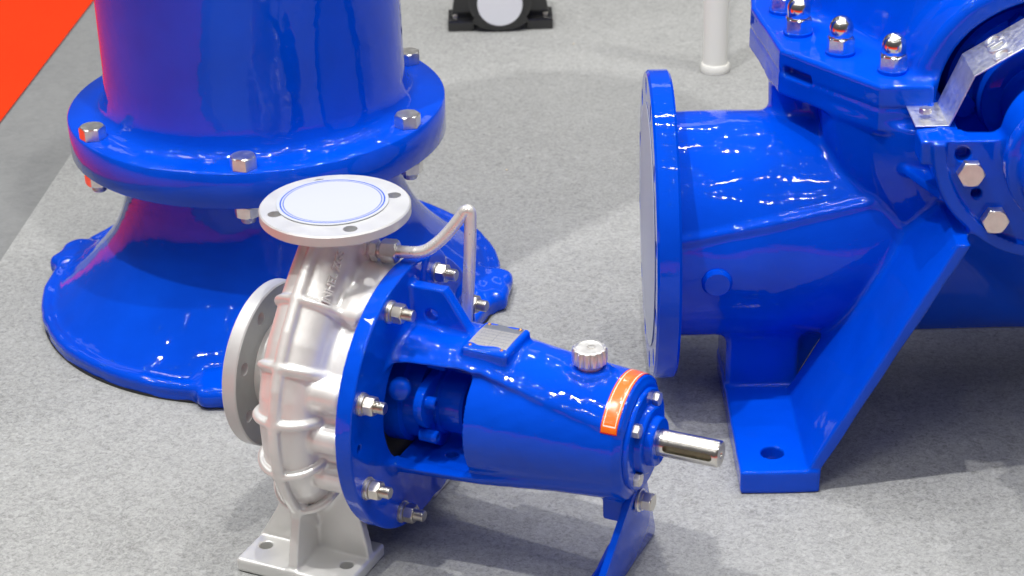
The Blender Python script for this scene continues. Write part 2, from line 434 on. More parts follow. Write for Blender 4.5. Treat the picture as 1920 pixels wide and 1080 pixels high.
# --- flanges
def bored_flange(name, rad, t, holes, hole_r, mat, parent, loc, rot, chamfer=.0015, phase=0.0, boltr=.066):
    me = lathe([(0, 0), (rad-chamfer, 0), (rad, chamfer), (rad, t-chamfer), (rad-chamfer, t), (0, t)], 160, 30)
    o = addmesh(name, me, mat, parent)
    cut = []
    for k in range(holes):
        a = phase+2*PI*k/holes; c = addmesh('c', lathe([(hole_r, -.01), (hole_r, t+.01)], 28), mat)
        c.location = (boltr*math.cos(a), boltr*math.sin(a), 0); cut.append(c)
    bpy.context.view_layer.update(); pr = o.parent; o.parent = None; boolean(o, cut); o.parent = pr
    o.location = loc; o.rotation_euler = rot; return o
bored_flange('discharge_flange', .0825, .0125, 4, .0078, SILVER_FLAT, PUMP, (0, 0, .3850), (0, 0, 0), phase=R(43), boltr=.0665)
sf = bored_flange('suction_flange', .0965, .018, 8, .0075, SILVER_FLAT, PUMP, (-.106, 0, H1), (0, R(90), 0), phase=R(22.5), boltr=.0785)
addmesh('gasket_face', lathe([(.052, 0), (.0545, 0), (.0955, 0), (.0955, .0004)], 96), GREYBACK, sf, (0, 0, .0181)).hide_render = False
bpy.data.objects.remove(bpy.data.objects['gasket_face'])
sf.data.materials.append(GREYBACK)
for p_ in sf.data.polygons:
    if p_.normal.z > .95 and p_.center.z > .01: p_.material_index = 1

# --- round cover disc lying on the discharge flange
def disc_mat():
    m = NT('printed_disc'); c = m.coord(); L = m.n('ShaderNodeVectorMath', operation='LENGTH'); m.l(c, L.inputs[0]); v = L.outputs['Value']
    a = m.math('COMPARE', v, .0566, .0008); b = m.math('COMPARE', v, .0535, .0005)
    f = m.math('MAXIMUM', a, b)
    m.l(m.mix(f, (.52, .54, .585), (.03, .10, .55)), m.b.inputs['Base Color']); m.set(Roughness=.3, Coat_Weight=.3)
    m.l(m.bump(m.noise(c, 40, 2), .08, .002), m.b.inputs['Normal']); return m.m
dc = addmesh('cover_disc', lathe([(0, 0), (.0608, 0), (.0612, .0004), (.0608, .0008), (0, .0008)], 128), disc_mat())
c, s = math.cos(R(-25.18)), math.sin(R(-25.18)); lx, ly = -.0055, .0050
dc.location = (-.1891+lx*c-ly*s, 2.0226+lx*s+ly*c, .3982)
tag(dc, 'white round disc with two thin blue rings on the upright silver flange', 'cover')

# --- blue bearing bracket
def bracket(x, y, z):
    w = z-H1; q = np.sqrt(y*y+w*w)
    d = cyl(q, x, .1550, .0695, .0890, .0022)
    for a in (-67.5, 22.5, 67.5):
        d = smin(d, cyl(np.sqrt((y-.140*math.cos(R(a)))**2+(w-.140*math.sin(R(a)))**2), x, .0235, .0695, .0885, .002), .012)
    d = sub(d, q-.088+.0*x, .003) if False else d
    # conical lantern shell
    ro = np.interp(x, [.09, .19, .27, .36], [.0925, .0855, .0740, .0655])
    shell = np.maximum(q-ro, np.maximum(.07-x, x-.352))
    top = smax(shell, -(w-(.0675-.19*np.clip(x-.19, 0, 1))), .007)
    bot = smax(shell, (w+(.050-.10*np.clip(x-.19, 0, 1))), .007)
    bot = smax(bot, -(w+.0705), .008)
    d = smin(d, smin(top, bot, .004), .010)
    d = sub(d, np.maximum(np.maximum(q-(.0745), -(w+.0515)), np.maximum(.0885-x, x-.184)), .004)       # hollow inside
    d = sub(d, np.maximum(q-.079, np.maximum(.0705-x, x-.0905)), .002)
    win = box(x, y, w, (.1400, 0, .0085), (.0495, .30, .0595), .020)
    d = sub(d, win, .004)
    bear = np.maximum(q-np.interp(x, [.18, .36], [.0770, .0655]), np.maximum(.181-x, x-.356))
    bear = smax(bear, (q+.8*(x-.350)) - .0645, .002)
    d = smin(d, bear, .010)
    # nameplate pad, oil filler boss, lifting lug, support block
    pad = box(x, y, w, (.1905, -.0055, .080), (.0275, .0325, .0112), .005)
    d = smin(d, pad, .007)
    d = smin(d, cyl(np.sqrt((x-.297)**2+y*y), w, .0225, .03, .0745, .004), .008)
    lug = extr(poly2(x, w, [(.083, .1375), (.1315, .1375), (.162, .090), (.165, .075), (.083, .075)]), y, -.0075, .0075, .003)
    d = smin(d, lug, .008)
    d = sub(d, np.sqrt((x-.1153)**2+(w-.1045)**2)-.0075+0*y, .002)
    d = smin(d, box(x, y, w, (.3345, 0, -.071), (.0125, .030, .0215), .004), .006)
    # drain hole in the lantern floor, tapped jacking hole in the flange
    d = sub(d, np.maximum(np.sqrt((x-.143)**2+(y+.028)**2)-.0065, w+.03), .002)
    d = sub(d, np.maximum(np.sqrt((y+.1357)**2+(w-.002)**2)-.0042, .08-x), .001)
    # thick paint sags along the edges
    d = d+.00012*np.sin(x*210+2.0*np.sin(y*140))*np.sin(w*190+y*120)
    return d
def bracket_cls(x, y, z):
    w = z-H1; q = np.sqrt(y*y+w*w); k = np.ones(len(x), int)
    k[x < .0895] = 0
    k[(np.abs(y) < .0085) & (w > .0935) & (x < .166) & (x > .089)] = 2
    k[(x >= .186) & (k == 1)] = 3
    k[(w < -.066) & (x > .318) & (q > .066)] = 4
    return k
sdf_parts(bracket, (.062, -.172, .010), (.364, .172, .346), .0018, bracket_cls, PUMP,
          [('adapter_flange', BLUE), ('lantern', BLUE), ('lifting_lug', BLUE), ('bearing_housing', BLUE), ('support_block', BLUE)])
X90 = (0, R(90), 0)
# gland, seal cover and shaft inside the window
addmesh('bore_shade_disc', lathe([(0, .0702), (.0788, .0702), (.0788, .0715), (0, .0715)], 64), DARKMATTE, PUMP, (0, 0, H1), X90)  # dark disc put in as the shaded void of the bore
addmesh('seal_chamber', lathe([(0, .071), (.056, .071), (.054, .092), (.049, .095), (.047, .112), (0, .112)], 72), BLUE, PUMP, (0, 0, H1), X90)
def gland():
    bm = bmesh.new()
    pts = []
    for k in range(72):
        t = 2*PI*k/72; r = .042+.026*abs(math.sin(t+R(20)))**6+.012*abs(math.cos(t+R(20)))**8; pts.append((r*math.cos(t), r*math.sin(t)))
    return prism(pts, 0, .0105, .0018, 2)
g = addmesh('gland_plate', gland(), BLUE, PUMP, (.1165, 0, H1), X90)
addmesh('gland_sleeve', lathe([(0, .126), (.0385, .126), (.0385, .131), (.036, .133), (.036, .157), (.034, .160), (0, .160)], 72), BLUE, PUMP, (0, 0, H1), X90)
addmesh('flinger_ring', lathe([(0, .166), (.026, .166), (.029, .170), (.029, .174), (.021, .178), (0, .178)], 64), DARKMATTE, PUMP, (0, 0, H1), X90)
addmesh('shaft_sleeve', lathe([(0, .15), (.0165, .15), (.0165, .184), (0, .184)], 48), BLUE, PUMP, (0, 0, H1), X90)
addmesh('bearing_cap', lathe([(0, .172), (.034, .172), (.040, .176), (.041, .184), (0, .184)], 64), BLUE, PUMP, (0, 0, H1), X90)
for (y, w) in [(-.050, -.020), (.050, .020), (-.022, .056), (-.050, .022)]:
    addmesh('gland_screw', lathe([(0, .118), (.0072, .118), (.0072, .137), (.0058, .1385), (.0034, .1385), (.0034, .1345), (0, .1345)], 28), BLUE, PUMP, (0, y, H1+w), X90)
addmesh('vent_plug', lathe([(0, 0), (.0125, 0), (.0125, .010), (.009, .0135), (0, .0145)], 36, 50), BLUE, PUMP, (.0955, -.050, H1+.034), axis_rot((.35, -1, .1)))
# end cover, shaft
ec = addmesh('end_cover', lathe([(0, .352), (.0560, .352), (.0560, .3600), (.0545, .3615), (.038, .3615), (.0365, .3675), (.0350, .369), (.0275, .369), (.0268, .3760), (.0255, .3775), (.0150, .3775), (.0150, .372), (0, .372)], 96), BLUE, PUMP, (0, 0, H1), X90)
for a in (49, -33, 135, 229):
    y, w = -.0445*math.sin(R(a)), .0445*math.cos(R(a))
    addmesh('cover_bolt', hexmesh(.0135, .0065), ZINC, ec, (-w, y, .3615), (0, 0, R(15)))
sh = addmesh('shaft', lathe([(0, .34), (.0146, .34), (.0146, .4432), (.0133, .4452), (.0040, .4452), (.0030, .4430), (0, .4415)], 96), SHAFT)
def slot():
    pts = []; hw = .0042
    for k in range(13): a = R(90+15*k); pts.append((.3888+hw*math.cos(a), hw*math.sin(a)))
    for k in range(13): a = R(-90+15*k); pts.append((.4352+hw*math.cos(a), hw*math.sin(a)))
    return pts
SA = R(6)   # keyway faces the camera side, slightly up
ct = addmesh('c', prism([(x, y) for x, y in slot()], 0, .03), SHAFT)
# shaft mesh axis is Z; turn it into pump X first
sh.data.transform(Matrix.Rotation(R(90), 4, 'Y'))
mt = Matrix.Rotation(R(90)-SA, 4, 'X') @ Matrix.Translation((0, 0, .0100)); ct.data.transform(mt)
bpy.context.view_layer.update(); boolean(sh, [ct]); sh.parent = PUMP; sh.location = (0, 0, H1)
kb = addmesh('keyway', prism([(x, y*.97) for x, y in slot()], .0096, .0104), DARKSLOT, sh); kb.data.transform(Matrix.Rotation(R(90)-SA, 4, 'X'))

# studs with nuts and washers round the adapter flange
def stud_set(parent):
    st = addmesh('stud', lathe([(0, -.02), (.0066, -.02), (.0066, .0275), (.0056, .0288), (0, .0288)], 32), THREAD, parent)
    addmesh('washer', lathe([(.0066, 0), (.0128, 0), (.0128, .0024), (.0066, .0024)], 48, 25, False), ZINC, st)
    sw = addmesh('spring_washer', lathe([(.0066, .0026), (.0113, .0026), (.0113, .0055), (.0066, .0055)], 40, 25, False), STEEL, st)
    addmesh('nut', hexmesh(.0192, .0118, .0057, True, True), ZINC, st)
    return st
def copy_tree(o, parent=None, name=None):
    c = o.copy(); COL.objects.link(c)
    if parent is not None: c.parent = parent
    for ch in list(o.children): copy_tree(ch, c)
    return c
st0 = None
for k in range(8):
    a = R(22.5+45*k)
    st = stud_set(PUMP) if st0 is None else copy_tree(st0, PUMP)
    if st0 is None: st0 = st
    st.location = (.0888, .1362*math.cos(a), H1+.1362*math.sin(a)); st.rotation_mode = 'XYZ'
    st.rotation_euler = (Matrix.Rotation(R(90), 4, 'Y') @ Matrix.Rotation(R(random.uniform(0, 60)), 4, 'Z')).to_euler()

# nameplate with four rivets, bent over the pad
def plate_mat():
    m = NT('nameplate_metal'); uv = m.n('ShaderNodeUVMap').outputs[0]; s = m.n('ShaderNodeSeparateXYZ'); m.l(uv, s.inputs[0])
    u, v = s.outputs[0], s.outputs[1]
    head = m.math('GREATER_THAN', v, .76)
    rows = m.math('LESS_THAN', m.math('FRACT', m.math('MULTIPLY', v, 9)), .12)
    mid = m.math('LESS_THAN', m.math('ABSOLUTE', m.math('SUBTRACT', u, .52)), .006)
    marg = m.math('MULTIPLY', m.math('LESS_THAN', m.math('ABSOLUTE', m.math('SUBTRACT', u, .5)), .42), m.math('LESS_THAN', m.math('ABSOLUTE', m.math('SUBTRACT', v, .42)), .34))
    mp = m.n('ShaderNodeMapping'); mp.inputs['Scale'].default_value = (60, 9, 1); m.l(uv, mp.inputs['Vector'])
    txt = m.math('GREATER_THAN', m.noise(mp.outputs[0], 1.0, 2), .60)
    ink = m.math('MULTIPLY', m.math('MAXIMUM', m.math('MAXIMUM', rows, mid), m.math('MULTIPLY', txt, .6)), marg)
    col = m.mix(m.math('MULTIPLY', ink, .55), (.86, .84, .78), (.30, .32, .38))
    col = m.mix(m.math('MULTIPLY', head, .6), col, (.26, .32, .46))
    m.l(col, m.b.inputs['Base Color']); m.set(Metallic=.45, Roughness=.3)
    m.l(m.bump(m.noise(m.coord(), 60, 2), .25, .001), m.b.inputs['Normal']); return m.m
def curved_plate():
    bm = bmesh.new(); uvl = bm.loops.layers.uv.new('UVMap'); n = 14; g = []
    x0, x1, y0, y1 = .1675, .2125, -.0335, .0235
    for j in range(n+1):
        v = j/n; y = y0+(y1-y0)*v; zz = .0922-.0018*((v-.55)/.55)**2
        g.append([bm.verts.new((x0+(x1-x0)*u/8+.0*(v-.5), y, zz+.0007*math.sin(u/8*PI)*0)) for u in range(9)])
    for j in range(n):
        for u in range(8):
            f = bm.faces.new((g[j][u], g[j][u+1], g[j+1][u+1], g[j+1][u]))
            for lp, (uu, vv) in zip(f.loops, ((u, j), (u+1, j), (u+1, j+1), (u, j+1))): lp[uvl].uv = (uu/8, vv/n)
    r = bmesh.ops.solidify(bm, geom=bm.faces[:], thickness=.0008)
    me = bpy.data.meshes.new('p'); bmesh.ops.recalc_face_normals(bm, faces=bm.faces[:]); bm.to_mesh(me); bm.free(); return smooth(me, 30)
COPPER = metal('copper_rivet', (.85, .45, .22), .3)
np_ = addmesh('nameplate', curved_plate(), plate_mat(), PUMP, (0, 0, H1))
for x in (.1715, .2085):
    for y, zz in ((-.0295, .0914), (.0195, .0920)):
        addmesh('rivet', lathe([(.0020, -.001), (.0020, .0004), (.0013, .0011), (0, .0013)], 16), COPPER, np_, (x, y, zz))
# oil filler cap
def cap_mesh():
    bm = bmesh.new(); N = 168; prof = [(.0135, -.0085, 0), (.0135, -.001, 0), (.0165, .0, .3), (.0178, .002, 1), (.0178, .0155, 1), (.0168, .0175, .8), (.0150, .0180, 0), (.0142, .0172, 0), (.0, .0172, 0)]
    rings = []
    for r, z, a in prof:
        if r == 0: rings.append([bm.verts.new((0, 0, z))]); continue
        rings.append([bm.verts.new(((r+a*.0014*(abs(math.cos(7*t))**.6*2-1.2))*math.cos(t), (r+a*.0014*(abs(math.cos(7*t))**.6*2-1.2))*math.sin(t), z)) for t in [2*PI*k/N for k in range(N)]])
    for a, b in zip(rings, rings[1:]):
        for k in range(N):
            j = (k+1) % N
            if len(b) == 1: bm.faces.new((a[k], a[j], b[0]))
            else: bm.faces.new((a[k], a[j], b[j], b[k]))
    return from_bm(bm, 40)
cap = addmesh('oil_filler_cap', cap_mesh(), metal('cap_alloy', (.86, .85, .82), .5, .2), PUMP, (.297, 0, H1+.0800))
addmesh('cap_mark', lathe([(.0036, .0172), (.0043, .0172), (.0043, .0176), (.0036, .0176)], 32, 30, False), ZINC, cap, (.001, .003, 0))
# orange sticker wrapped over the housing end
def sticker_mat():
    m = NT('orange_sticker'); uv = m.n('ShaderNodeUVMap').outputs[0]; s = m.n('ShaderNodeSeparateXYZ'); m.l(uv, s.inputs[0])
    u = m.math('ABSOLUTE', m.math('SUBTRACT', s.outputs[0], .5)); v = m.math('ABSOLUTE', m.math('SUBTRACT', s.outputs[1], .5))
    lu = m.math('MULTIPLY', m.math('COMPARE', u, .36, .022), m.math('LESS_THAN', v, .448))
    lv = m.math('MULTIPLY', m.math('COMPARE', v, .445, .005), m.math('LESS_THAN', u, .38))
    edge = m.math('MAXIMUM', m.math('GREATER_THAN', u, .47), m.math('GREATER_THAN', v, .492))
    col = m.mix(m.math('MAXIMUM', lu, lv), (.93, .17, .010), (.95, .80, .68)); col = m.mix(edge, col, (.55, .01, .012))
    m.l(col, m.b.inputs['Base Color']); m.set(Roughness=.25, Coat_Weight=.6, Coat_Roughness=.06)
    m.l(m.bump(m.noise(m.coord(), 50, 2), .25, .002), m.b.inputs['Normal']); return m.m
def sticker():
    bm = bmesh.new(); uvl = bm.loops.layers.uv.new('UVMap'); nu, nv = 8, 48
    th = np.linspace(R(30), R(150), nv+1)[:, None]+np.zeros((1, nu+1)); xx = np.linspace(.3325, .3505, nu+1)[None, :]+np.zeros((nv+1, 1))
    r = np.full(th.shape, .12)
    for _ in range(40):
        y = -r*np.cos(th); w = r*np.sin(th); r = r-.8*bracket(xx, y, w+H1)
    r += .0006
    g = [[bm.verts.new((xx[j, i], -r[j, i]*math.cos(th[j, i]), r[j, i]*math.sin(th[j, i]))) for i in range(nu+1)] for j in range(nv+1)]
    for j in range(nv):
        for i in range(nu):
            f = bm.faces.new((g[j][i], g[j][i+1], g[j+1][i+1], g[j+1][i]))
            for lp, (a, b) in zip(f.loops, ((i, j), (i+1, j), (i+1, j+1), (i, j+1))): lp[uvl].uv = (a/nu, b/nv)
    me = bpy.data.meshes.new('s'); bm.to_mesh(me); bm.free(); return smooth(me, 60)
addmesh('sticker', sticker(), sticker_mat(), PUMP, (0, 0, H1))
# flushing pipe and its fittings
fit_d = Vector((.985, .17, .02)).normalized(); F0 = Vector((.026, 0, .3490))
def fitting(name, af, h, at, mat, parent=PUMP): return addmesh(name, hexmesh(af, h, 0, True, True), mat, parent, F0+fit_d*at, axis_rot(fit_d))
fl = addmesh('flushing_pipe', tube_mesh([(.066, .0075, .3500), (.082, .010, .3503), (.096, .0125, .3520), (.106, .016, .3570), (.118, .022, .3680), (.129, .0275, .3820), (.1365, .032, .3930),
            (.1405, .034, .3985), (.1445, .0352, .3985), (.1455, .0354, .3900), (.1440, .0352, .3600), (.1420, .035, .3300), (.1385, .035, .2900), (.1355, .035, .2600)], .0067, 24, 8), silver_paint('silver_pipe_paint', (.82, .81, .78), .3, .5, .3), PUMP)
fitting('hex_plug', .0235, .0095, .003, STEEL); fitting('pipe_collar', .017, .006, .010, STEEL); fitting('hex_adapter', .0215, .0075, .0155, STEEL)
addmesh('fitting_ring', lathe([(.0085, 0), (.0085, .006)], 32), STEEL, PUMP, F0+fit_d*.022, axis_rot(fit_d))
fitting('compression_nut', .0235, .0185, .0265, STEEL)
addmesh('ferrule', lathe([(.0075, 0), (.0068, .005)], 32), STEEL, PUMP, F0+fit_d*.0445, axis_rot(fit_d))
# rear support leg under the housing, bolted on
leg = addmesh('support_leg', prism([(-.028, .118), (-.020, .127), (.012, .127), (.022, .118), (.090, .012), (.092, 0), (-.105, 0), (-.100, .014)], 0, .0085, .0022, 2), BLUE, PUMP)
leg.data.transform(Matrix(((0, 0, 1, 0), (1, 0, 0, 0), (0, 1, 0, 0), (0, 0, 0, 1)))); leg.data.transform(Matrix(((1, 0, .15, -.018), (0, 1, 0, 0), (0, 0, 1, 0), (0, 0, 0, 1)))); leg.location = (.3465, 0, 0)
ft = addmesh('leg_foot', prism([(-.042, -.10), (-.0165, -.10), (-.0165, .088), (-.042, .088)], 0, .007, .002), BLUE, leg)
gs = addmesh('leg_gusset', prism([(-.026, .006), (.001, .006), (.001, .06), (-.004, .06)], -.004, .004, .001), BLUE, leg); gs.data.transform(Matrix.Rotation(R(90), 4, 'X')); gs.location = (-.013, -.03, 0)
lb = addmesh('leg_bolt', hexmesh(.0185, .0105, .006), ZINC, leg, (.0085, -.004, .1080), X90)
addmesh('washer', lathe([(.005, 0), (.0132, 0), (.0132, .0022), (.0108, .0026), (.0108, .0058), (.005, .0058)], 48, 25, False), STEEL, lb)
# raised casting letters on the neck
def text_mesh(body, size, depth, font_scale=1):
    cu = bpy.data.curves.new('t', 'FONT'); cu.body = body; cu.size = size; cu.extrude = depth; cu.align_x = 'CENTER'; cu.align_y = 'CENTER'; cu.bevel_depth = size*.02
    o = bpy.data.objects.new('t', cu); COL.objects.link(o); bpy.context.view_layer.update()
    me = bpy.data.meshes.new_from_object(o.evaluated_get(bpy.context.evaluated_depsgraph_get())); bpy.data.objects.remove(o); return smooth(me, 30)
def cast_letters():
    me = text_mesh('INHEL ZGS', .0125, .0016)
    # wrap: text x runs up the neck path, text y runs round the tube
    n0 = np.array([-.0700, .1210]); t0 = np.array([.7071, .7071]); nn = np.array([-.7071, .7071]); rr = .0366
    for v in me.vertices:
        u, a, h = v.co.x, v.co.y, v.co.z
        th = R(52)-a/rr; x = (rr+h)*math.sin(th); dn = (rr+h)*math.cos(th)
        c_ = n0+t0*(u+.034)+nn*dn; v.co = (x, c_[0], c_[1])
    return me
addmesh('cast_lettering', cast_letters(), SILVER, PUMP, (0, 0, H1))

# ------------------------------------------------------------------ tall blue column on the left
TANK = tag(empty('flanged_column', (-.339, 2.6103, 0)), 'tall blue flanged column on a wide flared base with steel bolts', 'column')
bd = addmesh('column_body', lathe([(.188, .2450), (.2535, .2450), (.2555, .2470), (.2555, .2925), (.2535, .2948), (.2255, .2950), (.218, .2965), (.211, .3015), (.206, .311), (.2030, .328), (.2018, .36), (.2014, .42), (.201, .56), (.2008, .8), (.2005, 1.25), (.2005, 1.45)], 192, 50), BLUE_TANK, TANK)
bz_ = np.array([.000, .012, .024, .036, .050, .066, .086, .112, .140, .168, .195, .222, .250]); br_ = np.array([.326, .318, .304, .287, .270, .253, .234, .2145, .2005, .1915, .1872, .186, .186])
BZ = np.linspace(0, .25, 400); BR = np.interp(BZ, bz_, br_)
for _ in range(3):
    ker = np.ones(31)/31; BR = np.convolve(np.pad(BR, 15, mode='reflect', reflect_type='odd'), ker, 'valid')
BD = np.gradient(BR, BZ)
def base(x, y, z):
    q = np.sqrt(x*x+y*y)
    rz = np.interp(z, BZ, BR); dr = np.interp(z, BZ, BD)
    d = (q-rz)/np.sqrt(1+dr*dr); d = smax(d, np.maximum(z-.2445, .0035-z), .003)
    d = smin(d, cyl(q, z, .3225, .0035, .0190, .004), .010); d = smax(d, q-.3240, .003)
    d = smin(d, np.sqrt((q-.3165)**2+(z-.0185)**2)-.0070, .008)
    for a, wd in ((162, .036), (-93, .052), (-8, .042), (74, .05)):
        cx, cy = .318*math.cos(R(a)), .318*math.sin(R(a)); ux, uy = math.cos(R(a)), math.sin(R(a))
        u = (x-cx)*ux+(y-cy)*uy; v = -(x-cx)*uy+(y-cy)*ux
        b = box(u, v, z, (-.004, 0, .016), (.026, wd, .0135), .011)+.0010*np.sin(v*170+u*60)*np.sin(u*210+z*130)
        d = smin(d, b, .018)
    rim = np.clip((q-.285)/.02, 0, 1)
    return d+(.0005+.0004*rim)*np.sin(x*42+np.sin(y*31)*2)*np.sin(y*47+z*50)+0.0002*rim*np.sin(x*190+y*60)*np.sin(y*170)
def base_cls(x, y, z):
    k = np.zeros(len(x), int); q = np.sqrt(x*x+y*y); a = np.degrees(np.arctan2(y, x))
    for c_, w_ in ((162, 7.5), (-97, 12), (-6, 10), (74, 10)):
        dd = np.abs((a-c_+180) % 360-180); k[(dd < w_) & (q > .300)] = 1
    return k
# every lug of the base is a part of its own
P_, Q_, N_ = sdf_mesh(base, (-.36, -.365, -.002), (.36, .365, .252), .0036)
c_ = P_[Q_].mean(1); q_ = np.hypot(c_[:, 0], c_[:, 1]); a_ = np.degrees(np.arctan2(c_[:, 1], c_[:, 0])); k_ = np.zeros(len(c_), int)
for n_, (cc, ww) in enumerate(((162, 7.0), (-93, 10.5), (-8, 8.8), (74, 9.5))):
    k_[(np.abs((a_-cc+180) % 360-180) < ww) & (q_ > .296)] = n_+1
bs = mesh_np(P_, Q_[k_ == 0], N_, BLUE_TANK, 'flared_base', TANK)
for n_ in range(4): mesh_np(P_, Q_[k_ == n_+1], N_, BLUE_TANK, 'base_lug', bs)
addmesh('base_shade_ring', lathe([(.28, 0), (.3240, 0), (.3240, .0035), (.28, .0035)], 128, 30, False), DARKMATTE, TANK, (0, 0, .0005))  # dark ring drawn for the thin shadow under the base rim
b0 = None
for k in range(6):
    a = R(-88.5+60*k)
    if b0 is None:
        b0 = addmesh('bolt', hexmesh(.0305, .0165), STEEL, TANK)
        addmesh('nut', hexmesh(.0305, .0165, 0, True, True), STEEL, b0, (0, 0, -.0662)); addmesh('stud_end', lathe([(0, -.075), (.0085, -.075), (.0098, -.073), (.0098, -.04)], 24), THREAD, b0)
        b = b0
    else: b = copy_tree(b0, TANK)
    b.location = (.2375*math.cos(a), .2375*math.sin(a), .2952); b.rotation_euler = (0, 0, R(random.uniform(0, 60)))

# ------------------------------------------------------------------ large split-case pump on the right
QY = R(-.77)
BIG = tag(empty('split_case_pump', (.1724, 2.3252, 0), QY), 'huge glossy blue split-case pump with domed cap nuts and upright inlet flange', 'pump')
CAV = .118
CX, CZ, QZ = .44, .43, .2218
FL = [(.137, .137), (.155, -.022), (.2537, -.1505), (.315, -.1535), (.337, -.066), (.60, -.066), (.74, -.02), (.74, .34), (.16, .34)]
DM = [(.180, .19), (.205, .098), (.245, .033), (.292, -.060), (.325, -.092), (.56, -.092), (.66, 0), (.66, .34), (.18, .34)]
def big(x, y, z):
    w = z-QZ; qp = np.sqrt(y*y+w*w)                                  # round the inlet axis
    d = cyl(qp, x, .1405+.0*x, .02, .86, .004)
    # casting ridge along the inlet pipe
    wr = .0395+.165*(x-.04); wr = np.clip(wr, .02, .09)
    d = smin(d, np.sqrt((w-wr)**2+(y+np.sqrt(.1395**2-wr*wr))**2)-.0020, .011)
    qs = np.sqrt((x-CX)**2+(z-CZ)**2); ang = np.arctan2(CZ-z, CX-x)  # round the pump shaft
    vs = .026*np.clip(ang/1.2, 0, 1)-.008
    vol = poly2(qs-vs, y, [(-.1, .07), (.206, .07), (.212, .03), (.212, -.055), (.204, -.080), (.176, -.110), (.145, -.135), (.110, -.158), (.100, -.20), (-.1, -.20)])-.034
    vol = smax(vol, z-.41, .006)
    d = smin(d, vol, .011)
    d = smin(d, seg3(x, y, z, (.50, -.07, .30), (.72, -.05, .235), .150, .138), .02)
    d = smin(d, cyl(np.sqrt((x-.20)**2+(y-.04)**2), z, .049, .30, .42, .01), .012)
    # two halves of the split flange
    fp = poly2(x, y, FL)
    fl = extr(fp, z, .400, .458, .005)
    d = smin(d, fl, .008)
    sx, sy = .8*.0987+0, 0
    # slot cut into the long slanting flange side
    tx, ty = .609, -.793; u = (x-.155)*tx+(y+.022)*ty; v = (x-.155)*(-ty)+(y+.022)*tx
    slot = box(u, v, z, (.030, .0, .4325), (.0235, .014, .0062), .005)
    # domed upper casing
    dome = extr(poly2(x, y, DM)+.30*np.maximum(z-.458, 0), z, .40, .685, .055)
    arch = cyl(qs, y, .146, -.134, .05, .012)
    dome = smin(dome, np.maximum(arch, .43-z), .016)
    d = smin(d, dome, .014)
    d = d+.0011*np.exp(-((z-.4298)/.0020)**2)*(np.abs(fp) < .02)
    d = sub(d, slot, .003)
    # seal cavity
    cav = np.maximum(qs-CAV, y+.030)
    d = sub(d, np.maximum(cav, -z+.36), .004)
    # bearing bracket: half ring facing the front, with its raised rim
    br = np.maximum(cyl(qs, y, .1440, -.252, -.226, .003), z-.4302)
    rim = np.maximum(np.maximum(cyl(qs, y, .1440, -.258, -.09, .004), .129-qs), z-.4302)
    br = smin(br, smax(rim, z-.4302, .003), .004)
    barrel = np.maximum(np.maximum(np.abs(qs-.118)-.010, np.abs(y+.16)-.075), z-.4302)
    br = smin(br, barrel, .008)
    br = smin(br, box(x, y, z, (.3045, -.230, .416), (.0200, .021, .0145), .003), .004)
    hub = smin(cyl(qs, y, .066, -.39, -.215, .020), cyl(qs, y, .078, -.325, -.300, .006), .008)
    br = smin(br, hub, .012)
    for hx, hz, hr in ((.331, .415, .0085), (.349, .3676, .0060)):
        br = sub(br, np.maximum(np.sqrt((x-hx)**2+(z-hz)**2)-hr, y+.238), .0015)
    d = smin(d, br, .006)
    # small stiffening rib between volute and bracket
    d = smin(d, extr(poly2(y, x, [(-.10, .262), (-.235, .312), (-.235, .40), (-.08, .40)]), z, .352, .362, .002), .006)
    # feet: plate, pedestal and the sloping leg
    f = box(x, y, z, (.1395, -.130, .0150), (.0470, .1535, .0150), .0035)
    f = smin(f, box(x, y, z, (.1400, -.020, .07), (.0455, .056, .06), .006), .005)
    xl = .1905+.535*(z-.030)
    lp = poly2(x, z, [(.171, .018), (.171, .030), (.3265, .318), (.3425, .318), (.1868, .029), (.1855, .018)])
    legd = smax(extr(lp, y, -.281, -.085, .003), .147-qs, .006)
    f = smin(f, legd, .004)
    f = smin(f, extr(poly2(x, z, [(.10, .02), (.18, .02), (.335, .31), (.335, .35), (.18, .30), (.15, .12)]), y, -.058, .02, .004), .006)
    d = smin(d, f, .012)
    d = sub(d, np.maximum(np.sqrt((x-.1345)**2+(y+.239)**2)-.0135, z-.05), .002)
    return d+.0006*np.sin(x*45+np.sin(y*40)*1.5)*np.sin(z*55+y*30)
def big_cls(x, y, z):
    k = np.zeros(len(x), int); qs = np.hypot(x-CX, z-CZ); qp = np.hypot(y, z-QZ)
    k[(x < .215) & (qp < .150) & (z > .1)] = 1
    k[(z > .4296) & (y > -.20)] = 2
    fo = ((z < .35) & (y < -.0) & (qp > .147) & (qs > .155) & (x < .36) & (np.abs((x-.1905-.535*(z-.03))) < .02)) | ((z < .09) & (x < .20) & (qp > .1425))
    k[fo] = 3
    k[(y < -.196) & ~fo & (z > .26)] = 4
    return k
sdf_parts(big, (.015, -.405, -.003), (.87, .36, .70), .0031, big_cls, BIG,
          [('lower_casing', BLUE_BIG), ('inlet_pipe', BLUE_BIG), ('upper_casing', BLUE_BIG), ('support_leg', BLUE_BIG), ('bearing_bracket', BLUE_BIG)])
IN = bored_flange('inlet_flange', .1930, .0290, 12, .0110, BLUE_BIG, BIG, (0, 0, QZ), (0, R(90), 0), .003, R(15), .1735)
ON = copy_tree(IN, BIG); ON.name = 'outlet_flange'; ON.location = (.859, 0, QZ)
fd = addmesh('cover_film', lathe([(0, 0), (.152, 0), (.1525, .0005), (.152, .001), (0, .001)], 96), GREYDISC, BIG, (-.0012, 0, QZ), X90)
fd['label'] = 'pale grey round film over the flange opening'
